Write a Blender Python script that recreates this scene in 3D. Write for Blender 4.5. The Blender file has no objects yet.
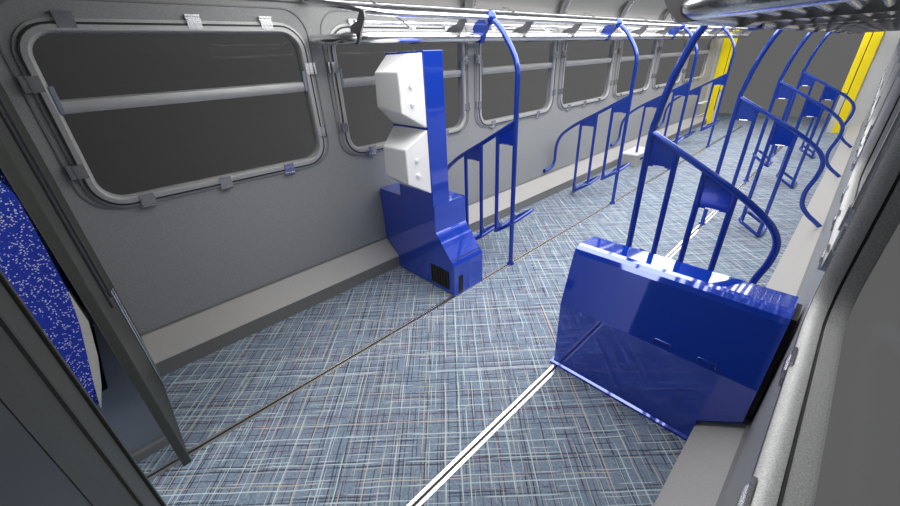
import bpy, bmesh, math, random
from mathutils import Vector, Matrix
random.seed(4)
S = bpy.context.scene
COL = S.collection

# ------------------------------------------------------------------ helpers
def link(name, bm, mats, parent=None, smooth=False, recalc=True):
    if recalc:
        bmesh.ops.recalc_face_normals(bm, faces=bm.faces[:])
    me = bpy.data.meshes.new(name)
    bm.to_mesh(me); bm.free()
    for m in (mats if isinstance(mats, (list, tuple)) else [mats]):
        me.materials.append(m)
    if smooth:
        for p in me.polygons: p.use_smooth = True
        try: me.set_sharp_from_angle(angle=math.radians(38))
        except Exception: pass
    o = bpy.data.objects.new(name, me)
    COL.objects.link(o)
    if parent is not None:
        o.parent = parent
        o.location = -Vector(parent.location) if parent.parent is None else Vector((0, 0, 0))
    return o

def tag(o, label, cat, group=None):
    o['label'] = label; o['category'] = cat
    if group: o['group'] = group
    return o

def thing(name, label, cat, loc=(0, 0, 0), group=None):
    o = bpy.data.objects.new(name, None); COL.objects.link(o)
    o.location = loc; o.empty_display_size = .05
    return tag(o, label, cat, group)

def struct(name, bm, m, smooth=False, recalc=True):
    o = link(name, bm, m, None, smooth, recalc); o['kind'] = 'structure'; return o

def dup(root, loc):
    r = root.copy(); COL.objects.link(r); r.location = loc
    for ch in root.children:
        c = ch.copy(); COL.objects.link(c); c.parent = r
        for g in ch.children:
            d = g.copy(); COL.objects.link(d); d.parent = c
    return r

def box(bm, x0, x1, y0, y1, z0, z1, bev=0):
    vs = [bm.verts.new(p) for p in [(x0,y0,z0),(x1,y0,z0),(x1,y1,z0),(x0,y1,z0),(x0,y0,z1),(x1,y0,z1),(x1,y1,z1),(x0,y1,z1)]]
    fs = [bm.faces.new([vs[i] for i in q]) for q in [(3,2,1,0),(4,5,6,7),(0,1,5,4),(1,2,6,5),(2,3,7,6),(3,0,4,7)]]
    if bev:
        es = {e for f in fs for e in f.edges}
        bmesh.ops.bevel(bm, geom=list(es), offset=bev, segments=2, affect='EDGES', profile=.6)
    return bm

def B(*a, bev=0):
    return box(bmesh.new(), *a, bev=bev)

def smooth_path(P, n=8):
    P = [Vector(p) for p in P]; out = []
    for i in range(len(P)-1):
        p0 = P[max(i-1,0)]; p1 = P[i]; p2 = P[i+1]; p3 = P[min(i+2,len(P)-1)]
        if (p2-p1).length < 1e-6: continue
        for k in range(n):
            t = k/n
            out.append(.5*((2*p1)+(-p0+p2)*t+(2*p0-5*p1+4*p2-p3)*t*t+(-p0+3*p1-3*p2+p3)*t**3))
    out.append(P[-1]); return out

def fillet(P, r=.05, n=6):
    P = [Vector(p) for p in P]; out = [P[0]]
    for i in range(1, len(P)-1):
        a, b, c = P[i-1], P[i], P[i+1]
        rr = min(r, (a-b).length*.48, (c-b).length*.48)
        s = b+(a-b).normalized()*rr; e = b+(c-b).normalized()*rr
        for k in range(n+1):
            t = k/n; out.append((1-t)**2*s+2*t*(1-t)*b+t*t*e)
    out.append(P[-1]); return out

def tube(bm, P, r, seg=12, closed=False, cap=True):
    P = [Vector(p) for p in P]; n = len(P); rings = []
    up = None
    for i in range(n):
        if closed: t = (P[(i+1) % n]-P[i-1]).normalized()
        else: t = (P[min(i+1,n-1)]-P[max(i-1,0)]).normalized()
        if up is None:
            up = Vector((0,0,1)) if abs(t.z) < .9 else Vector((1,0,0))
        up = (up - t*up.dot(t)).normalized(); s = t.cross(up)
        rings.append([bm.verts.new(P[i]+r*(math.cos(2*math.pi*k/seg)*up+math.sin(2*math.pi*k/seg)*s)) for k in range(seg)])
    m = n if closed else n-1
    for i in range(m):
        a, b = rings[i], rings[(i+1) % n]
        for k in range(seg):
            bm.faces.new([a[k], a[(k+1) % seg], b[(k+1) % seg], b[k]])
    if cap and not closed:
        bm.faces.new(rings[0][::-1]); bm.faces.new(rings[-1])
    return bm

def T(P, r, **k): return tube(bmesh.new(), P, r, **k)

def prism(bm, pts, axis, a, b):
    """extrude polygon pts along axis ('x','y','z') from a to b"""
    def mk(p, v):
        return {'x': (v, p[0], p[1]), 'y': (p[0], v, p[1]), 'z': (p[0], p[1], v)}[axis]
    A = [bm.verts.new(mk(p, a)) for p in pts]; Bv = [bm.verts.new(mk(p, b)) for p in pts]
    fs = [bm.faces.new(A), bm.faces.new(Bv[::-1])]
    n = len(pts)
    for i in range(n):
        fs.append(bm.faces.new([A[i], Bv[i], Bv[(i+1) % n], A[(i+1) % n]]))
    return fs

def rrect(y0, y1, z0, z1, r, off=0, n=7):
    y0 -= off; y1 += off; z0 -= off; z1 += off; r = max(r+off, .004); pts = []
    for cy, cz, a0 in [(y1-r, z1-r, 0), (y0+r, z1-r, 90), (y0+r, z0+r, 180), (y1-r, z0+r, 270)]:
        for k in range(n+1):
            a = math.radians(a0+90*k/n); pts.append((cy+r*math.cos(a), cz+r*math.sin(a)))
    return pts

def ring(bm, rect, profile, closed=True, r=.1):
    """profile: list of (offset, x); swept around a rounded rectangle (y0,y1,z0,z1)"""
    L = []
    for off, x in profile:
        L.append([bm.verts.new((x, y, z)) for y, z in rrect(*rect, r, off)])
    n = len(L[0]); m = len(L) if closed else len(L)-1
    for i in range(m):
        a, b = L[i], L[(i+1) % len(L)]
        for k in range(n):
            bm.faces.new([a[k], a[(k+1) % n], b[(k+1) % n], b[k]])
    return bm

# ------------------------------------------------------------------ materials
def mat(name, col, rough=.5, metal=0, spec=.5, coat=0, grain=0, gscale=300, bump=0, bscale=200):
    m = bpy.data.materials.new(name); m.use_nodes = True; nt = m.node_tree; N = nt.nodes; Lk = nt.links
    p = N['Principled BSDF']
    p.inputs['Base Color'].default_value = (*col, 1); p.inputs['Roughness'].default_value = rough
    p.inputs['Metallic'].default_value = metal; p.inputs['Specular IOR Level'].default_value = spec
    p.inputs['Coat Weight'].default_value = coat; p.inputs['Coat Roughness'].default_value = .05
    if grain or bump:
        tc = N.new('ShaderNodeTexCoord')
    if grain:
        no = N.new('ShaderNodeTexNoise'); no.inputs['Scale'].default_value = gscale; no.inputs['Detail'].default_value = 1
        Lk.new(tc.outputs['Object'], no.inputs['Vector'])
        mr = N.new('ShaderNodeMapRange'); mr.inputs['From Min'].default_value = .25; mr.inputs['From Max'].default_value = .75
        mr.inputs['To Min'].default_value = 1-grain; mr.inputs['To Max'].default_value = 1+grain
        Lk.new(no.outputs['Fac'], mr.inputs['Value'])
        mx = N.new('ShaderNodeVectorMath'); mx.operation = 'SCALE'; mx.inputs[0].default_value = col
        Lk.new(mr.outputs['Result'], mx.inputs['Scale']); Lk.new(mx.outputs['Vector'], p.inputs['Base Color'])
    if bump:
        nb = N.new('ShaderNodeTexNoise'); nb.inputs['Scale'].default_value = bscale; nb.inputs['Detail'].default_value = 1
        Lk.new(tc.outputs['Object'], nb.inputs['Vector'])
        bu = N.new('ShaderNodeBump'); bu.inputs['Strength'].default_value = bump; bu.inputs['Distance'].default_value = .002
        Lk.new(nb.outputs['Fac'], bu.inputs['Height']); Lk.new(bu.outputs['Normal'], p.inputs['Normal'])
    return m

def emit(name, col, s):
    m = bpy.data.materials.new(name); m.use_nodes = True; nt = m.node_tree
    nt.nodes.remove(nt.nodes['Principled BSDF'])
    e = nt.nodes.new('ShaderNodeEmission'); e.inputs[0].default_value = (*col, 1); e.inputs[1].default_value = s
    nt.links.new(e.outputs[0], nt.nodes['Material Output'].inputs[0]); return m

M_wall = mat('wall_laminate', (.30, .305, .31), .42, grain=.17, gscale=260, bump=.15, bscale=260)
M_ledge = mat('ledge_paint', (.41, .40, .39), .55, grain=.10, gscale=260)
M_riser = mat('riser_vinyl', (.19, .19, .185), .55, grain=.08, gscale=260)
M_bead = mat('bead_paint', (.22, .225, .23), .4)
M_ceil = mat('ceiling_paint', (.27, .27, .268), .5, grain=.15)
M_alu = mat('brushed_aluminium', (.62, .63, .65), .30, metal=1, grain=.18, gscale=160, bump=.25, bscale=180)
M_frame = mat('window_frame_aluminium', (.47, .475, .48), .5, metal=.3, grain=.26, gscale=420, bump=.15, bscale=420)
M_track = mat('track_alloy', (.78, .78, .77), .26, metal=.88)
M_clip = mat('clip_steel', (.72, .73, .76), .25, metal=1)
M_chrome = mat('rack_chrome', (.78, .78, .80), .22, metal=1, grain=.12, gscale=150, bump=.12, bscale=160)
M_rackplate = mat('rack_plate', (.30, .32, .38), .22, metal=1, grain=.12, gscale=120)
M_rackdark = mat('rack_bracket_steel', (.22, .22, .23), .3, metal=1)
M_blue = mat('gloss_blue_paint', (.007, .045, .36), .18, metal=.4, spec=.8, coat=.6)
M_blueh = mat('heater_blue_gloss', (.004, .056, .58), .04, metal=.3, spec=1.0, coat=1.0)
M_dark = mat('dark_slot', (.006, .006, .008), .5)
M_grille = mat('grille_brown_black', (.03, .022, .012), .45)
M_white = mat('white_plastic', (.86, .86, .87), .45, grain=.05, gscale=200)
M_part = mat('partition_laminate', (.045, .048, .043), .5, grain=.12, gscale=240)
M_partpan = mat('partition_panel_laminate', (.035, .041, .047), .4, grain=.1, gscale=240)
M_yellow = mat('yellow_paint', (.92, .72, .0), .4)
M_bulk = mat('bulkhead_paint', (.55, .55, .545), .5, grain=.1, gscale=60)
M_seatbase = mat('seat_base_laminate', (.24, .27, .34), .4, grain=.15, gscale=260)
M_shell = mat('seat_shell_plastic', (.62, .61, .58), .4)
M_light = emit('light_diffuser', (1, .99, .97), 5.6)
LY0 = 1.0
M_rub = mat('rubber_trim', (.03, .03, .032), .5)

def glass():
    m = bpy.data.materials.new('window_glass'); m.use_nodes = True; nt = m.node_tree; N = nt.nodes
    N.remove(N['Principled BSDF'])
    t = N.new('ShaderNodeBsdfTransparent'); t.inputs[0].default_value = (.93, .93, .93, 1)
    g = N.new('ShaderNodeBsdfGlossy'); g.inputs['Roughness'].default_value = .02
    mx = N.new('ShaderNodeMixShader'); mx.inputs[0].default_value = .006
    nt.links.new(t.outputs[0], mx.inputs[1]); nt.links.new(g.outputs[0], mx.inputs[2])
    nt.links.new(mx.outputs[0], N['Material Output'].inputs[0]); return m
M_glass = glass()

def carpet():
    m = bpy.data.materials.new('plaid_carpet'); m.use_nodes = True; nt = m.node_tree; N = nt.nodes; L = nt.links
    p = N['Principled BSDF']; p.inputs['Roughness'].default_value = .75; p.inputs['Specular IOR Level'].default_value = .25
    tc = N.new('ShaderNodeTexCoord')
    wob = N.new('ShaderNodeTexNoise'); wob.inputs['Scale'].default_value = 5; wob.inputs['Detail'].default_value = 1
    L.new(tc.outputs['Object'], wob.inputs['Vector'])
    sx = N.new('ShaderNodeSeparateXYZ'); L.new(tc.outputs['Object'], sx.inputs[0])
    def mth(op, a, b=None):
        n = N.new('ShaderNodeMath'); n.operation = op
        for i, v in enumerate((a, b)):
            if v is None: continue
            if isinstance(v, (int, float)): n.inputs[i].default_value = v
            else: L.new(v, n.inputs[i])
        return n.outputs[0]
    ca, sa = math.cos(math.radians(47)), math.sin(math.radians(47))
    w = mth('MULTIPLY', mth('SUBTRACT', wob.outputs['Fac'], .5), 0.012)
    # across: distance across the camera-independent diagonal weave (47 deg to the track)
    U = mth('ADD', mth('ADD', mth('MULTIPLY', sx.outputs[0], ca), mth('MULTIPLY', sx.outputs[1], sa)), w)
    V = mth('ADD', mth('SUBTRACT', mth('MULTIPLY', sx.outputs[1], ca), mth('MULTIPLY', sx.outputs[0], sa)), w)
    def threads(c, other, scale, width, seed, seglen, thr):
        v = N.new('ShaderNodeTexVoronoi'); v.voronoi_dimensions = '1D'; v.inputs['Scale'].default_value = scale
        L.new(mth('ADD', c, seed), v.inputs['W'])
        line = mth('LESS_THAN', v.outputs['Distance'], width*scale)
        cs = N.new('ShaderNodeSeparateColor'); L.new(v.outputs['Color'], cs.inputs[0])
        # broken into dashes along its length
        no = N.new('ShaderNodeTexNoise'); no.noise_dimensions = '2D'; no.inputs['Scale'].default_value = 1; no.inputs['Detail'].default_value = 0
        cb = N.new('ShaderNodeCombineXYZ'); L.new(mth('MULTIPLY', other, seglen), cb.inputs[0]); L.new(mth('MULTIPLY', cs.outputs[0], 57.), cb.inputs[1])
        L.new(cb.outputs[0], no.inputs['Vector'])
        mk = N.new('ShaderNodeMapRange'); mk.inputs['From Min'].default_value = thr-.06; mk.inputs['From Max'].default_value = thr+.1
        L.new(no.outputs['Fac'], mk.inputs['Value'])
        return mth('MULTIPLY', line, mk.outputs[0]), cs.outputs[1]
    fine = N.new('ShaderNodeTexNoise'); fine.inputs['Scale'].default_value = 90; fine.inputs['Detail'].default_value = 3
    L.new(tc.outputs['Object'], fine.inputs['Vector'])
    cr = N.new('ShaderNodeValToRGB'); L.new(fine.outputs['Fac'], cr.inputs[0])
    cr.color_ramp.elements[0].position = .3; cr.color_ramp.elements[0].color = (.142, .192, .268, 1)
    cr.color_ramp.elements[1].position = .7; cr.color_ramp.elements[1].color = (.255, .33, .425, 1)
    cur = cr.outputs[0]
    def over(cur, mask, col):
        mx = N.new('ShaderNodeMix'); mx.data_type = 'RGBA'
        L.new(mask, mx.inputs[0]); L.new(cur, mx.inputs[6])
        if isinstance(col, tuple): mx.inputs[7].default_value = (*col, 1)
        else: L.new(col, mx.inputs[7])
        return mx.outputs[2]
    def two(rand, a, b):
        mx = N.new('ShaderNodeMix'); mx.data_type = 'RGBA'
        L.new(mth('GREATER_THAN', rand, .6), mx.inputs[0]); mx.inputs[6].default_value = (*a, 1); mx.inputs[7].default_value = (*b, 1)
        return mx.outputs[2]
    DK, MR, LT, CR = (.045, .05, .075), (.13, .04, .08), (.58, .68, .70), (.54, .50, .43)
    for c, o, sc, wd, sd, sl, th, kind in [
        (U, V, 13, .0032, 3.1, 4.0, .40, 'd'), (V, U, 13, .0032, 7.7, 4.0, .40, 'd'),
        (U, V, 26, .0021, 13.1, 5, .46, 'd'), (V, U, 26, .0021, 17.7, 5, .46, 'd'),
        (U, V, 14, .0026, 23.9, 4.5, .43, 'l'), (V, U, 14, .0026, 31.3, 4.5, .43, 'l'),
        (U, V, 22, .0017, 43.9, 6, .48, 'l'), (V, U, 22, .0017, 51.3, 6, .48, 'l')]:
        mask, rnd = threads(c, o, sc, wd, sd, sl, th)
        cur = over(cur, mth('MULTIPLY', mask, .85), two(rnd, DK, MR) if kind == 'd' else two(rnd, LT, CR))
    L.new(cur, p.inputs['Base Color'])
    return m
M_carpet = carpet()

def moquette():
    m = bpy.data.materials.new('blue_moquette'); m.use_nodes = True; nt = m.node_tree; N = nt.nodes; L = nt.links
    p = N['Principled BSDF']; p.inputs['Roughness'].default_value = .9
    tc = N.new('ShaderNodeTexCoord')
    v = N.new('ShaderNodeTexVoronoi'); v.inputs['Scale'].default_value = 150; L.new(tc.outputs['Object'], v.inputs['Vector'])
    v.distance = 'CHEBYCHEV'
    n = N.new('ShaderNodeTexNoise'); n.inputs['Scale'].default_value = 45; L.new(tc.outputs['Object'], n.inputs['Vector'])
    a = N.new('ShaderNodeMath'); a.operation = 'LESS_THAN'; a.inputs[1].default_value = .27; L.new(v.outputs['Distance'], a.inputs[0])
    b = N.new('ShaderNodeMath'); b.operation = 'GREATER_THAN'; b.inputs[1].default_value = .47; L.new(n.outputs['Fac'], b.inputs[0])
    c = N.new('ShaderNodeMath'); c.operation = 'MULTIPLY'; L.new(a.outputs[0], c.inputs[0]); L.new(b.outputs[0], c.inputs[1])
    mx = N.new('ShaderNodeMix'); mx.data_type = 'RGBA'; L.new(c.outputs[0], mx.inputs[0])
    mx.inputs[6].default_value = (.008, .035, .42, 1); mx.inputs[7].default_value = (.65, .7, .85, 1)
    L.new(mx.outputs[2], p.inputs['Base Color']); return m
M_moq = moquette()

# ------------------------------------------------------------------ dimensions (metres); y runs along the coach
XL, XR = -2.625, .085            # side walls
XC = (XL+XR)/2
Y0, Y1 = -2.2, 10.7              # back of the coach behind the partition, end bulkhead
FL, FR = -2.46, -.08             # carpet edges
mx_ = lambda x: XL+XR-x          # mirror left <-> right
TRL, TRR = -1.75, -.785          # floor tracks
WY = [-.04+1.48*k for k in range(-1, 7)]   # window starts
WW, WZ0, WZ1 = 1.22, 1.055, 1.82

# ------------------------------------------------------------------ floor, ledges
struct('floor', B(XL-.1, XR+.1, Y0, 12.6, -.06, 0), M_carpet)
def ledge(name, side):
    bm = bmesh.new()
    P = [(FL, 0), (FL+.004, .105), (FL-.004, .112), (XL+.012, .226), (XL, .232), (XL, 0)]
    fs = prism(bm, [(p if side < 0 else (mx_(p[0]), p[1])) for p in P], 'y', Y0, Y1)
    bm.normal_update(); bmesh.ops.recalc_face_normals(bm, faces=bm.faces[:])
    for f in bm.faces:
        f.material_index = 1 if abs(f.normal.z) > .3 else 0
    o = link(name, bm, [M_riser, M_ledge], recalc=False); o['kind'] = 'structure'
ledge('baseboard_left', -1); ledge('baseboard_right', 1)
bm = bmesh.new()
for s in (-1, 1):
    x = XL+.006 if s < 0 else XR-.006
    box(bm, x-.006, x+.006, Y0, Y1, .232, .244)
struct('trim_1', bm, M_bead)

def floor_track(label, x):
    t = thing('floor_track', label, 'floor rail', (x, 0, 0), 'seat rails let into the carpet')
    for s in (-1, 1):
        link('rail', B(x+s*.0145-.0082, x+s*.0145+.0082, Y0+.1, Y1-.05, 0, .005, bev=.0015), M_track, t)
    link('slot', B(x-.0065, x+.0065, Y0+.1, Y1-.05, 0, .0015), M_dark, t)
floor_track('slim twin metal seat rail in the carpet, the one nearer the left wall', TRL)
floor_track('bright twin metal seat rail in the carpet that runs under the wide heater', TRR)

# ------------------------------------------------------------------ side walls with window openings
def wall(name, x, out):
    bm = bmesh.new(); zt = 2.0
    edges = []
    def loop(pts):
        vs = [bm.verts.new((x, y, z)) for y, z in pts]
        for i in range(len(vs)): edges.append(bm.edges.new((vs[i], vs[(i+1) % len(vs)])))
    loop([(Y0, .0), (Y1, .0), (Y1, zt), (Y0, zt)])
    for y in WY: loop(rrect(y, y+WW, WZ0, WZ1, .10, .012))
    bmesh.ops.triangle_fill(bm, use_beauty=True, use_dissolve=False, edges=edges)
    r = bmesh.ops.extrude_face_region(bm, geom=bm.faces[:])
    for v in [g for g in r['geom'] if isinstance(g, bmesh.types.BMVert)]: v.co.x += out*.045
    struct(name, bm, M_wall)
wall('wall_left', XL, -1); wall('wall_right', XR, 1)

# pane, frame, transom, bead, clips of one window; s = +1 means the room lies at larger x
wn = 0
def clip_bm(c, along, s, x):
    """small bent strip straddling the frame; along = 'y' or 'z', normal +-offset direction given in c[2]"""
    bm = bmesh.new(); cy, cz, d = c; L2 = .034
    segs = [(-.022, .034, .020, .026), (.000, .034, .024, .030), (.024, .034, .008, .014)]
    for o0, L_, d0, d1 in segs:
        a, b = o0*d-.010, o0*d+.012
        if along == 'y': box(bm, *sorted((x+s*d0, x+s*d1)), cy-L2, cy+L2, cz+a, cz+b)
        else: box(bm, *sorted((x+s*d0, x+s*d1)), cy+a, cy+b, cz-L2, cz+L2)
    if along == 'y': box(bm, *sorted((x, x+s*.026)), cy-L2, cy+L2, cz+.030*d-.004, cz+.030*d+.004)
    else: box(bm, *sorted((x, x+s*.026)), cy+.030*d-.004, cy+.030*d+.004, cz-L2, cz+L2)
    return bm
def window(y, x, s):
    global wn
    wn += 1
    R = (y, y+WW, WZ0, WZ1)
    bm = bmesh.new()
    # aluminium frame: outer foot, raised face, inner return, rebate holding the pane
    ring(bm, R, [(.060, x), (.058, x+s*.010), (.046, x+s*.012), (.042, x+s*.022), (.012, x+s*.024), (.004, x+s*.016),
                 (.001, x+s*.002), (.001, x-s*.007), (.006, x-s*.008), (.006, x-s*.013), (0, x-s*.014), (0, x-s*.044), (.0115, x-s*.044), (.0115, x)], r=.10)
    root = link('window_%d' % wn, bm, M_frame, smooth=True); root['kind'] = 'structure'
    def part(name, bm, m, sm=False):
        return link(name, bm, m, root, smooth=sm)
    bm = bmesh.new(); ring(bm, R, [(.044, x+s*.0222), (.040, x+s*.0236), (.036, x+s*.0236), (.034, x+s*.0236)], closed=False, r=.1)
    part('seal', bm, M_rub)
    bm = bmesh.new(); ring(bm, R, [(.0055, x-s*.0078), (.0045, x-s*.0105), (.0055, x-s*.0132)], closed=False, r=.1)
    part('inner_seal', bm, M_rub)
    bm = bmesh.new(); pts = rrect(*R, .10, .008)
    prism(bm, pts, 'x', x-s*.040, x-s*.034); part('pane', bm, M_glass)
    zb = 1.518
    bm = bmesh.new()
    prism(bm, [(x-s*.030, zb-.028), (x+s*.004, zb-.030), (x+s*.013, zb-.016), (x+s*.016, zb+.003), (x+s*.010, zb+.024), (x-s*.030, zb+.031)], 'y', y+.001, y+WW-.001)
    part('transom', bm, M_frame, True)
    for yy in (y+.006, y+WW-.006):
        part('transom_bracket', B(*sorted((x-s*.01, x+s*.022)), yy-.010, yy+.010, zb-.03, zb+.09, bev=.003), M_seatbase)
    bm = bmesh.new(); Rb = (y-.085, y+WW+.085, WZ0-.055, 1.955)
    ring(bm, Rb, [(-.006, x), (-.004, x+s*.006), (.004, x+s*.006), (.006, x)], closed=False, r=.15); part('panel_bead', bm, M_bead, True)
    for f in (.13, .55, .86): part('clip', clip_bm((y+WW*f, WZ1+.052, 1), 'y', s, x), M_clip)
    for f in (.14, .47, .80): part('clip', clip_bm((y+WW*f, WZ0-.038, -1), 'y', s, x), M_clip)
    for fz in (.22, .74):
        part('clip', clip_bm((y-.048, WZ0+.765*fz, -1), 'z', s, x), M_clip)
        part('clip', clip_bm((y+WW+.048, WZ0+.765*fz, 1), 'z', s, x), M_clip)
for y in WY: window(y, XL, 1)
for y in WY[:4]: window(y, XR, -1)
for y in WY[4:]: window(y, XR, -1)

# ------------------------------------------------------------------ ceiling vault
bm = bmesh.new(); A = []
prof = []
for k in range(33):
    a = math.pi*k/32
    prof.append((XC-math.cos(a)*(XR-XL+.06)/2, 1.99+.40*math.sin(a)**.75))
prof[0] = (XL-.01, 1.99); prof[-1] = (XR+.01, 1.99)
outer = [(XC+(x-XC)*1.05, z+.06) for x, z in prof]
prism(bm, prof+outer[::-1], 'y', Y0, Y1)
struct('ceiling', bm, M_ceil, True)
def vault_z(x):
    c = max(-1, min(1, (XC-x)/((XR-XL+.06)/2))); return 1.99+.40*math.sin(math.acos(c))**.75
# cant rail along the top of each wall
for i, x in enumerate((XL, XR)):
    s = 1 if i == 0 else -1
    bm = bmesh.new(); prism(bm, [(x, 1.985), (x+s*.02, 1.99), (x+s*.02, 2.0), (x, 2.01)], 'y', Y0, Y1)
    struct('trim_%d' % (i+2), bm, M_bead)

# luminous ceiling: three rows of wide light panels following the vault
num = ['nearest', 'second', 'third', 'fourth', 'fifth', 'sixth', 'farthest']
for row, xa, xb in (('left', -2.18, -1.585), ('middle', -1.565, -.975), ('right', -.955, -.36)):
    za, zb = vault_z(xa)-.02, vault_z(xb)-.02
    if row == 'middle': za = zb = min(za, zb)
    for j in range(-1, 7):
        y = LY0+1.38*j if j >= 0 else -1.9; xm = (xa+xb)/2  # negative index: unseen panels added behind the partitions to light seat and heater
        if j < 0 and row == 'left': continue
        t = thing('ceiling_light', ('%s white ceiling light panel of the %s row' % (num[j], row)) if j >= 0 else 'white ceiling light panel of the %s row, added unseen behind the dark partitions' % row, 'ceiling light', (xm, y, (za+zb)/2), 'ceiling light panels in three rows')
        def slab(x0, x1, y0, y1, d0, d1):
            f = lambda x: za+(zb-za)*(x-xa)/(xb-xa)
            bm = bmesh.new()
            prism(bm, [(x0, f(x0)+d0), (x1, f(x1)+d0), (x1, f(x1)+d1), (x0, f(x0)+d1)], 'y', y0, y1); return bm
        link('housing', slab(xa, xb, y, y+1.365, -.002, .018), M_white, t)
        link('diffuser', slab(xa+.008, xb-.008, y+.008, y+1.357, -.014, -.002), M_light, t)

# ------------------------------------------------------------------ end bulkhead with yellow door posts
bm = bmesh.new()
box(bm, XL, -2.325, Y1, Y1+.05, 0, 2.4); box(bm, -.375, XR, Y1, Y1+.05, 0, 2.4); box(bm, -2.325, -.375, Y1, Y1+.05, 2.03, 2.4)
struct('wall_end', bm, M_bulk)
box2 = None
t = thing('door_post', 'yellow doorway post at the far end beside the left wall', 'door post', (-2.43, Y1, 0), 'yellow doorway posts')
link('post_board', B(-2.545, -2.388, Y1-.03, Y1, 0, 2.05, bev=.006), M_yellow, t)
link('edge_strip', B(-2.375, -2.305, Y1-.03, Y1, .73, 2.05, bev=.006), M_yellow, t)
link('groove', B(-2.388, -2.375, Y1-.012, Y1, .3, 2.05), M_dark, t)
t = thing('door_post', 'yellow doorway post at the far end beside the right wall', 'door post', (-.27, Y1, 0), 'yellow doorway posts')
link('post_board', B(-.285, -.155, Y1-.03, Y1, 0, 2.05, bev=.006), M_yellow, t)
link('edge_strip', B(-.39, -.298, Y1-.03, Y1, .73, 2.05, bev=.006), M_yellow, t)
link('groove', B(-.298, -.285, Y1-.012, Y1, .3, 2.05), M_dark, t)

# ------------------------------------------------------------------ near partitions (left and right of the gangway)
PY = -.18
bm = bmesh.new(); box(bm, XL, -1.705, PY-.025, PY, 0, 2.36)
pl = struct('wall_partition_left', bm, M_part)
link('edge_moulding', B(-1.712, -1.69, PY-.03, PY+.004, 0, 2.3, bev=.006), M_part, pl)
for y0 in (0,):
    bm = bmesh.new(); tube(bm, [(-2.30, PY+.004, .05), (-2.30, PY+.004, .70)], .006); tube(bm, [(-2.42, PY+.004, .05), (-2.42, PY+.004, .66)], .005)
    link('bead', bm, M_clip, pl, smooth=True)
bm = bmesh.new()
for xx, zz in ((-2.02, .74), (-2.18, .72)):
    box(bm, xx-.012, xx+.012, PY-.001, PY+.010, zz, 2.1, bev=.004)
link('glazing_bead', bm, M_partpan, pl)
bm = bmesh.new(); prism(bm, [(-2.17, .75), (-2.03, .75), (-2.03, 2.1), (-2.17, 2.1)], 'y', PY+.0005, PY+.002)
link('glazing_strip', bm, M_rub, pl)

bm = bmesh.new(); box(bm, -.83, XR, PY-.045, PY-.015, 0, 2.36)
pr = struct('wall_partition_right', bm, M_partpan)
bm = bmesh.new()
box(bm, -.845, -.735, PY-.05, PY+.010, 0, 2.3, bev=.006)
link('edge_post', bm, M_part, pr)
bm = bmesh.new()
prism(bm, [(-.735, PY+.004), (-.69, PY-.004), (-.645, PY-.014), (-.735, PY-.016)], 'z', 0, 2.3)
link('moulding', bm, M_part, pr)
bm = bmesh.new(); box(bm, -.84, -.828, PY+.009, PY+.016, 0, 2.3, bev=.002)
link('edge_bead', bm, M_part, pr)

# seat behind the left partition, glimpsed through the gangway
t = thing('seat', 'blue moquette seat with white flecks behind the left partition', 'seat', (-2.15, -.4, 0))
rear = [(-.345, .44), (-.325, .54), (-.298, .66), (-.262, .82), (-.242, .95), (-.232, 1.15), (-.226, 1.32), (-.24, 1.45)]
bm = bmesh.new()
prism(bm, rear+[(-.275, 1.50), (-.34, 1.49), (-.40, 1.4), (-.45, 1.1), (-.47, .8), (-.46, .55), (-.44, .42)], 'x', -2.56, -1.80)
bmesh.ops.bevel(bm, geom=[e for e in bm.edges if abs(e.verts[0].co.x-e.verts[1].co.x) < 1e-4], offset=.02, segments=3, affect='EDGES')
link('backrest', bm, M_moq, t, smooth=True)
bm = B(-2.56, -1.78, -.95, -.44, .36, .47, bev=.03); link('cushion', bm, M_moq, t, smooth=True)
bm = bmesh.new()
w_ = [.004, .022, .030, .026, .003]
prism(bm, [(p[0]+.001, p[1]) for p in rear[:5]]+[(p[0]+w, p[1]) for p, w in list(zip(rear[:5], w_))[::-1]], 'x', -1.83, -1.785); link('side_shell', bm, M_shell, t, smooth=True)
link('base_panel', B(-2.56, -1.90, -.9, -.46, .0, .36, bev=.01), M_seatbase, t)
bm = bmesh.new()
prism(bm, [(-.207, 0), (-.207, .96)]+[(p[0]+.034, p[1]) for p in rear[3::-1]]+[(-.45, .40), (-.45, 0)], 'x', -2.56, -1.90)
link('back_panel', bm, M_seatbase, t)
link('kick_strip', B(-1.902, -1.875, -.9, -.215, .0, .05, bev=.006), M_bead, t)

# rear wall of the coach far behind the camera
struct('wall_rear', B(XL, XR, Y0-.05, Y0, 0, 2.4), M_white)

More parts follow.
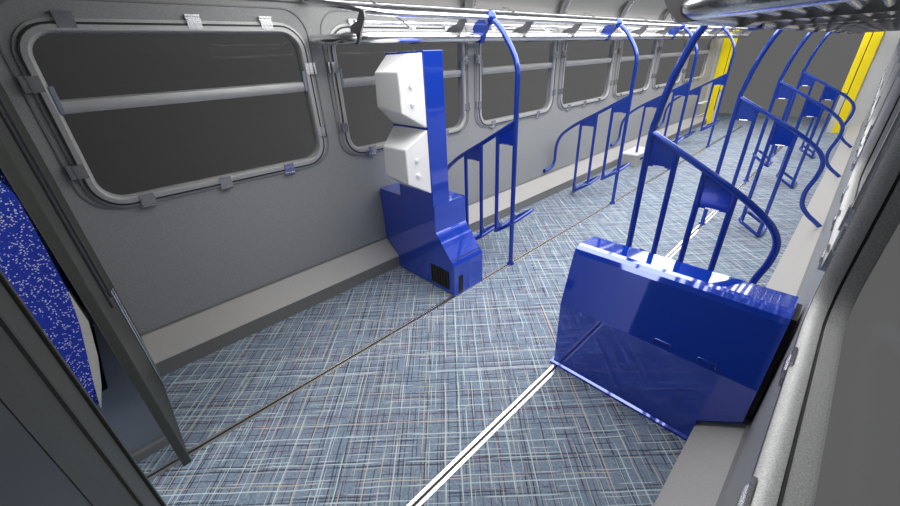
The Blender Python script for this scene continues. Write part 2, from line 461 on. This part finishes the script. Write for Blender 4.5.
# ------------------------------------------------------------------ luggage racks
def rack(label, side, y_end):
    X = (lambda x: x) if side < 0 else (lambda x: XL+XR-x)
    P = lambda L_: [(X(x), y, z) for x, y, z in L_]
    dz = 0 if side < 0 else -.035
    t = thing('luggage_rack', label, 'luggage rack', (X(-2.3), 5.8, 1.78), 'luggage racks')
    front = [(-2.60, 1.27, 2.0), (-2.42, 1.28, 1.965), (-2.22, 1.31, 1.93), (-2.07, 1.38, 1.895), (-2.005, 1.52, 1.88), (-2.0, 1.75, 1.88), (-2.0, 2.0, 1.88)]
    link('front_rail', T(smooth_path(P(front))+[Vector((X(-2.0), y_end, 1.88))], .0175), M_chrome, t, smooth=True)
    low = [(-2.60, 1.285, 1.785), (-2.4, 1.285, 1.775), (-2.24, 1.30, 1.77), (-2.14, 1.37, 1.77), (-2.10, 1.50, 1.77), (-2.095, 1.75, 1.77)]
    link('lower_rail', T(smooth_path(P(low))+[Vector((X(-2.095), y_end, 1.77))], .030, seg=16), M_chrome, t, smooth=True)
    link('middle_rail', T([(X(-2.2), 1.36, 1.853), (X(-2.2), y_end, 1.853)], .011), M_chrome, t, smooth=True)
    link('back_rail', T([(X(-2.585), 1.25, 2.0), (X(-2.585), y_end, 2.0)], .011), M_chrome, t, smooth=True)
    for x in (-2.165, -2.232, -2.30, -2.367, -2.434, -2.50, -2.567):
        link('slat', T([(X(x), 1.29 if x < -2.2 else 1.36, 1.778), (X(x), y_end, 1.778)], .0155), M_chrome, t, smooth=True)
    y = 1.33
    while y < y_end:
        bm = bmesh.new()
        pts = [(-1.988, 1.893), (-1.985, 1.86), (-2.04, 1.80), (-2.062, 1.765), (-2.09, 1.738), (-2.13, 1.738), (-2.16, 1.752), (-2.60, 1.752), (-2.60, 1.80), (-2.2, 1.80),
               (-2.15, 1.83), (-2.07, 1.85), (-2.03, 1.895)]
        if y < 1.5: pts = [(p[0]-.05 if p[0] > -2.2 else p[0], p[1]) for p in pts]
        prism(bm, [(X(a), b) for a, b in pts], 'y', y-.005, y+.005)
        link('bracket', bm, M_rackdark, t)
        y += .748
    y = 1.70
    while y < y_end:
        link('wire', T(fillet([(X(-2.60), y, 2.03), (X(-2.575), y, 2.03), (X(-2.2), y, 1.87), (X(-2.085), y, 1.80)], .02), .005, seg=8), M_chrome, t, smooth=True)
        y += 1.496
    for wy in WY[2:]:
        yy = wy-.13
        if yy > y_end: continue
        bm = bmesh.new()
        xs = [(-2.615, 1.995), (-2.606, 2.06), (-2.58, 2.12), (-2.535, 2.185)]
        o = [(a+.004, b) for a, b in xs]
        prism(bm, [(X(a), b) for a, b in xs+[(a+.018, b-.006) for a, b in xs[::-1]]], 'y', yy-.10, yy-.005)
        link('wall_strap', bm, M_rackdark, t)
        link('hanger_rod', T([(X(-2.588), yy+.01, 1.99), (X(-2.57), yy+.01, 2.06), (X(-2.545), yy+.01, 2.12), (X(-2.50), yy+.01, 2.195)], .006, seg=8), M_chrome, t, smooth=True)
    t.location.z += dz
    if side > 0: t.location.y -= .12
    return t
rack('long chrome luggage rack above the windows of the left wall', -1, 10.45)
rack('dark glossy luggage rack overhead at top right, seen from beneath', 1, 10.45)

# ------------------------------------------------------------------ blue frames, one behind each pair of seats
def frame(side, label, y):
    g = 'blue tubular frames standing in the seat rails'
    if side < 0:
        px = -1.745; bx = [-1.915, -2.09, -2.27]; zb = [.275, .165, .05]; zp = .39
        rail = [(px, 1.205), (-1.915, 1.107), (-2.10, 1.0), (-2.30, .89), (-2.42, .81), (-2.52, .72), (-2.572, .60), (-2.58, .45)]
        foot = [(-2.582, 0, .40), (-2.588, -.03, .335), (-2.60, -.10, .30), (-2.612, -.17, .29)]
        top = [(px, 0, 1.40), (px, 0, 1.52), (-1.765, 0, 1.61), (-1.82, 0, 1.705), (-1.91, 0, 1.815), (-2.0, 0, 1.88)]
        rc = (-2.0, 1.88); s = -1
    else:
        px = -.79; bx = [-.635, -.48, -.32]; zb = [.24, .12, .02]; zp = .35
        rail = [(px, 1.224), (-.635, 1.14), (-.48, 1.055), (-.32, .965), (-.20, .885), (-.125, .815), (-.088, .735), (-.092, .63), (-.118, .52)]
        foot = [(-.122, 0, .45), (-.105, 0, .37), (-.05, 0, .30), (.02, 0, .245), (.075, 0, .20)]
        top = [(px, 0, 1.20), (-.778, 0, 1.30), (-.752, 0, 1.45), (-.71, 0, 1.60), (-.65, 0, 1.735), (-.54, 0, 1.845)]
        rc = (-.54, 1.845); s = 1
    t = thing('tubular_railing', label, 'railing', (px, y, 0), g)
    L_ = lambda n, bm, sm=True, m=M_blue, p=None: link(n, bm, m, p or t, smooth=sm)
    post = [(px, y, 0.006), (px, y, .4), (px, y, .8)]+[(a, y+b, c) for a, b, c in top]
    L_('post', T([Vector(post[0]), Vector(post[1])]+smooth_path(post[2:]), .019, seg=14))
    bm = bmesh.new(); bmesh.ops.create_cone(bm, cap_ends=True, segments=20, radius1=.034, radius2=.026, depth=.016, matrix=Matrix.Translation((px, y, .013)))
    L_('floor_flange', bm)
    rl = smooth_path([(a, y, b) for a, b in rail]+[(a, y+b, c) for a, b, c in foot], 6)
    L_('top_rail', T(rl, .018, seg=14))
    bm = bmesh.new(); e = foot[-1]
    bmesh.ops.create_cone(bm, cap_ends=True, segments=18, radius1=.026, radius2=.026, depth=.012,
                          matrix=Matrix.Translation((XL+.008 if side < 0 else XR-.008, y+e[1], e[2])) @ Matrix.Rotation(math.pi/2, 4, 'Y'))
    L_('wall_flange', bm)
    def zr(x):
        for (x0, z0), (x1, z1) in zip(rail, rail[1:]):
            if min(x0, x1) <= x <= max(x0, x1): return z0+(z1-z0)*(x-x0)/(x1-x0)
    for x, z in zip(bx, zb):
        L_('bar', T([(x, y, z), (x, y, zr(x)-.005)], .0165))
    pairs = [((px, zp), (bx[0], zb[0])), ((bx[1], zb[1]), (bx[2], zb[2]))]
    for i, ((xa, za), (xb, zb_)) in enumerate(pairs):
        bot = (1.035, .85)[i] if side > 0 else (1.03, .86)[i]
        bm = bmesh.new(); prism(bm, [(xa, zr(xa)-.01), (xb, zr(xb)-.01), (xb, bot), (xa, bot)], 'y', y-.004, y+.004)
        pan = L_('panel', bm, False)
        x0, x1 = xa+(xb-xa)*.3, xa+(xb-xa)*.7
        L_('panel_lip', T([(x0, y-.006, bot+.004), (x1, y-.006, bot+.004)], .004, seg=8), m=M_clip, p=pan)
        d = .30; lift = .04 if side < 0 else 0
        e = Vector((xb-xa, 0, zb_-za)).normalized()*.02
        loop = [(xa-e.x, y-.02, za-e.z), (xb+e.x, y-.02, zb_+e.z), (xb+e.x, y+d, zb_+e.z+lift), (xa-e.x, y+d, za-e.z+lift)]
        loop = [Vector(q)+Vector((0, 0, .0)) for q in loop]
        P = loop+[loop[0]]
        f = fillet([(loop[0]+loop[1])/2]+loop[1:]+[loop[0], (loop[0]+loop[1])/2], .07)[:-1]
        fl = L_('foot_loop', T(f, .0155, closed=True))
        for x, z in ((xa, za), (xb, zb_)):
            bm = bmesh.new()
            pts = [(y, z+.13)]+[(y+.10*math.sin(a)**1+.0, z+.01+.12*(1-math.sin(a))**1.6) for a in [math.pi/2*k/8 for k in range(1, 9)]]+[(y+.10, z), (y, z)]
            prism(bm, pts, 'x', x-.003, x+.003); L_('gusset', bm, False, p=fl)
    # clamp to the luggage rack
    bm = bmesh.new(); bmesh.ops.create_uvsphere(bm, u_segments=18, v_segments=10, radius=.046, matrix=Matrix.Translation((rc[0], y, rc[1])) @ Matrix.Diagonal((1, .8, 1, 1)))
    rcl = L_('rack_clamp', bm)
    bm = bmesh.new(); q = s
    prism(bm, [(rc[0]-.005*q, rc[1]-.015), (rc[0]+.03*q, rc[1]+.01), (rc[0]+.13*q, rc[1]-.02), (rc[0]+.15*q, rc[1]-.06), (rc[0]+.125*q, rc[1]-.10), (rc[0]+.12*q, rc[1]-.145), (rc[0]+.075*q, rc[1]-.15), (rc[0]+.055*q, rc[1]-.10)], 'y', y-.022, y+.022)
    L_('clamp_arm', bm, False, p=rcl)
frame(-1, 'blue tubular railing against the left wall just behind the white boxed column', 2.33)
frame(-1, 'blue tubular railing by the left wall, second from the white boxed column', 4.31)
frame(-1, 'blue tubular railing by the left wall, third from the white boxed column', 6.2)
frame(-1, 'blue tubular railing by the left wall, last before the yellow doorway post', 8.1)
frame(1, 'largest blue tubular railing rising behind the wide blue heater', 2.33)
frame(1, 'blue tubular railing on the right side, second beyond the wide blue heater', 4.31)
frame(1, 'blue tubular railing on the right side, third beyond the wide blue heater', 6.2)
frame(1, 'blue tubular railing on the right side, farthest one nearest the right yellow post', 8.1)

# ------------------------------------------------------------------ wide heater on the right
t = thing('heater', 'wide glossy blue heater cabinet standing against the right wall', 'heater', (-.38, 1.7, 0))
bm = bmesh.new()
prof = [(1.553, .012), (1.553, .435), (1.632, .715), (1.645, .738), (1.672, .748), (1.70, .75), (1.845, .735), (1.862, .725), (1.868, .70), (1.868, .012)]
fs = prism(bm, prof, 'x', -.815, -.083)
# shape the wall end around the sloped ledge
fs2 = None
link('casing', bm, M_blueh, t)
bm = bmesh.new()
def lowcut(y0, y1): pass
prof2 = [(1.553, .255), (1.553, .435), (1.632, .715), (1.645, .738), (1.672, .748), (1.70, .75), (1.845, .735), (1.862, .725), (1.868, .70), (1.868, .255)]
A = [bm.verts.new((-.083, y, .14 if z == .255 else z)) for y, z in prof2]
Bv = [bm.verts.new((.058, y, z)) for y, z in prof2]
bm.faces.new(A); bm.faces.new(Bv[::-1])
for i in range(len(prof2)):
    j = (i+1) % len(prof2); bm.faces.new([A[i], Bv[i], Bv[j], A[j]])
link('wall_end_casing', bm, M_blueh, t)
bm = bmesh.new(); prism(bm, [(1.54, .0), (1.54, .014), (1.553, .02), (1.868, .02), (1.868, 0)], 'x', -.832, -.083)
link('plinth', bm, M_blueh, t)
for xx in (-.30, -.125):
    pts = [(xx-.035, 1.556, .447), (xx-.035, 1.552, .475), (xx+.035, 1.552, .475), (xx+.035, 1.556, .447)]
    link('latch_handle', T(fillet(pts, .008), .0032, seg=8), M_blue, t, smooth=True)
bm = bmesh.new(); prism(bm, [(1.60, .24), (1.86, .24), (1.86, .70), (1.68, .72), (1.60, .44)], 'x', .058, .078)
link('wall_gasket', bm, M_dark, t)

# ------------------------------------------------------------------ column heater on the left
t = thing('heater', 'narrow blue heater with sloped front under the white boxed column', 'heater', (-2.2, 1.79, 0))
ya, yb = 1.637, 1.955
bm = bmesh.new()
lc = lambda z: FL+.006 if z <= .11 else FL+.006-(z-.11)*1.4
prism(bm, [(-1.924, .008), (-1.924, .70), (-2.612, .70), (-2.612, .245), (-2.452, .118), (-2.452, .008)], 'y', ya, yb)
link('cabinet', bm, M_blueh, t)
bm = bmesh.new()
prism(bm, [(-1.924, .008), (-1.743, .008), (-1.743, .265), (-1.748, .272), (-1.918, .487), (-1.924, .49)], 'y', ya, yb)
link('sloped_cover', bm, M_blueh, t)
bm = bmesh.new(); 
dx, dz = (-1.743+1.924), (.265-.487); n_ = Vector((-dz, 0, dx)).normalized()
a = Vector((-1.924+dx*.80, 0, .487+dz*.80)); b = Vector((-1.924+dx*.86, 0, .487+dz*.86))
q = [a, b, b+n_*.003, a+n_*.003]
prism(bm, [(v.x, v.z) for v in q], 'y', ya+.003, yb-.003); link('cover_seam', bm, M_blue, t)
bm = bmesh.new(); box(bm, -2.015, -1.803, ya-.002, ya+.0, .04, .20); link('vent_recess', bm, M_dark, t)
bm = bmesh.new()
for k in range(7):
    xx = -2.0+.031*k; box(bm, xx-.006, xx+.006, ya-.008, ya-.002, .042, .198)
link('vent_grille', bm, M_grille, t)
link('slot', B(-1.743, -1.741, 1.682, 1.728, .015, .163), M_dark, t)

# ------------------------------------------------------------------ column with two white boxes
t = thing('equipment_stand', 'blue upright column carrying two white boxes on the narrow heater', 'equipment stand', (-2.1, 1.71, .70))
link('column', B(-2.315, -1.925, 1.63, 1.79, .70, 1.692, bev=.003), M_blueh, t)
for zt, zb_ in ((1.682, 1.245), (1.235, .80)):
    bm = bmesh.new()
    back = [(-2.300, zt), (-1.930, zt), (-1.930, zb_), (-2.300, zb_)]
    fr = [(-2.175, zt-.098), (-1.932, zt-.098), (-1.932, zb_+.112), (-2.19, zb_+.14)]
    Av = [bm.verts.new((x, 1.628, z)) for x, z in back]; Fv = [bm.verts.new((x, 1.435, z)) for x, z in fr]
    bm.faces.new(Av[::-1]); bm.faces.new(Fv)
    for i in range(4):
        j = (i+1) % 4; bm.faces.new([Av[i], Av[j], Fv[j], Fv[i]])
    bmesh.ops.bevel(bm, geom=bm.edges[:], offset=.004, segments=2, affect='EDGES')
    bx_ = link('white_box', bm, M_white, t)
    for zk in ((zt-.18), (zt-.282)):
        bm = bmesh.new()
        bmesh.ops.create_cone(bm, cap_ends=True, segments=20, radius1=.017, radius2=.015, depth=.010, matrix=Matrix.Translation((-1.926, 1.522, zk)) @ Matrix.Rotation(math.pi/2, 4, 'Y'))
        bmesh.ops.create_cone(bm, cap_ends=True, segments=14, radius1=.009, radius2=.006, depth=.006, matrix=Matrix.Translation((-1.920, 1.522, zk)) @ Matrix.Rotation(math.pi/2, 4, 'Y'))
        k_ = link('knob', bm, M_white, bx_, smooth=True); k_.location = (0, 0, 0)

# ------------------------------------------------------------------ small boxes beside the left wall
t = thing('floor_box', 'low pale grey box on the floor by the left wall ledge', 'box', (-2.3, 6.3, 0))
link('body', B(-2.452, -2.19, 6.05, 6.62, .0, .17, bev=.006), M_ledge, t)
link('lid', B(-2.455, -2.18, 6.04, 6.63, .17, .19, bev=.004), M_white, t)
t = thing('wall_locker', 'small grey locker on the end wall beside the left yellow post', 'locker', (-2.59, 10.45, .17))
link('body', B(-2.622, -2.545, 10.2, 10.68, .24, .48, bev=.006), M_wall, t)
link('lid', B(-2.622, -2.54, 10.19, 10.69, .48, .50, bev=.003), M_white, t)
link('bottom_edge', B(-2.622, -2.54, 10.19, 10.69, .225, .24, bev=.003), M_white, t)

# ------------------------------------------------------------------ world: dim grey studio backdrop
w = bpy.data.worlds.new('World'); S.world = w; w.use_nodes = True; nt = w.node_tree
bg = nt.nodes['Background']; tc = nt.nodes.new('ShaderNodeTexCoord')
dt = nt.nodes.new('ShaderNodeVectorMath'); dt.operation = 'DOT_PRODUCT'; dt.inputs[1].default_value = (.62, .72, .10)
nt.links.new(tc.outputs['Generated'], dt.inputs[0])
cr = nt.nodes.new('ShaderNodeValToRGB'); mr = nt.nodes.new('ShaderNodeMapRange')
mr.inputs['From Min'].default_value = -1; mr.inputs['From Max'].default_value = 1
nt.links.new(dt.outputs['Value'], mr.inputs['Value']); nt.links.new(mr.outputs[0], cr.inputs[0])
e = cr.color_ramp.elements; e[0].position = .15; e[0].color = (.026, .026, .026, 1); e[1].position = .62; e[1].color = (.128, .128, .128, 1)
nt.links.new(cr.outputs[0], bg.inputs[0]); bg.inputs[1].default_value = 1

# ------------------------------------------------------------------ camera
cam = bpy.data.cameras.new('Camera'); co = bpy.data.objects.new('Camera', cam); COL.objects.link(co)
cam.sensor_fit = 'HORIZONTAL'; cam.sensor_width = 36; cam.lens = 370.87109/900*36; cam.clip_start = .01
yaw, pit, rol = .82691284, -.48578596, -.04807778
Rm = Matrix.Rotation(yaw, 4, 'Z') @ Matrix.Rotation(math.pi/2+pit, 4, 'X') @ Matrix.Rotation(rol, 4, 'Z')
co.matrix_world = Matrix.Translation((0, 0, 1.65)) @ Rm
S.camera = co
v = S.view_settings; v.view_transform = 'Standard'; v.look = 'None'; v.exposure = 0; v.gamma = 1
S.cycles.max_bounces = 8; S.cycles.diffuse_bounces = 4; S.cycles.glossy_bounces = 4; S.cycles.transparent_max_bounces = 12
S.cycles.sample_clamp_indirect = 6
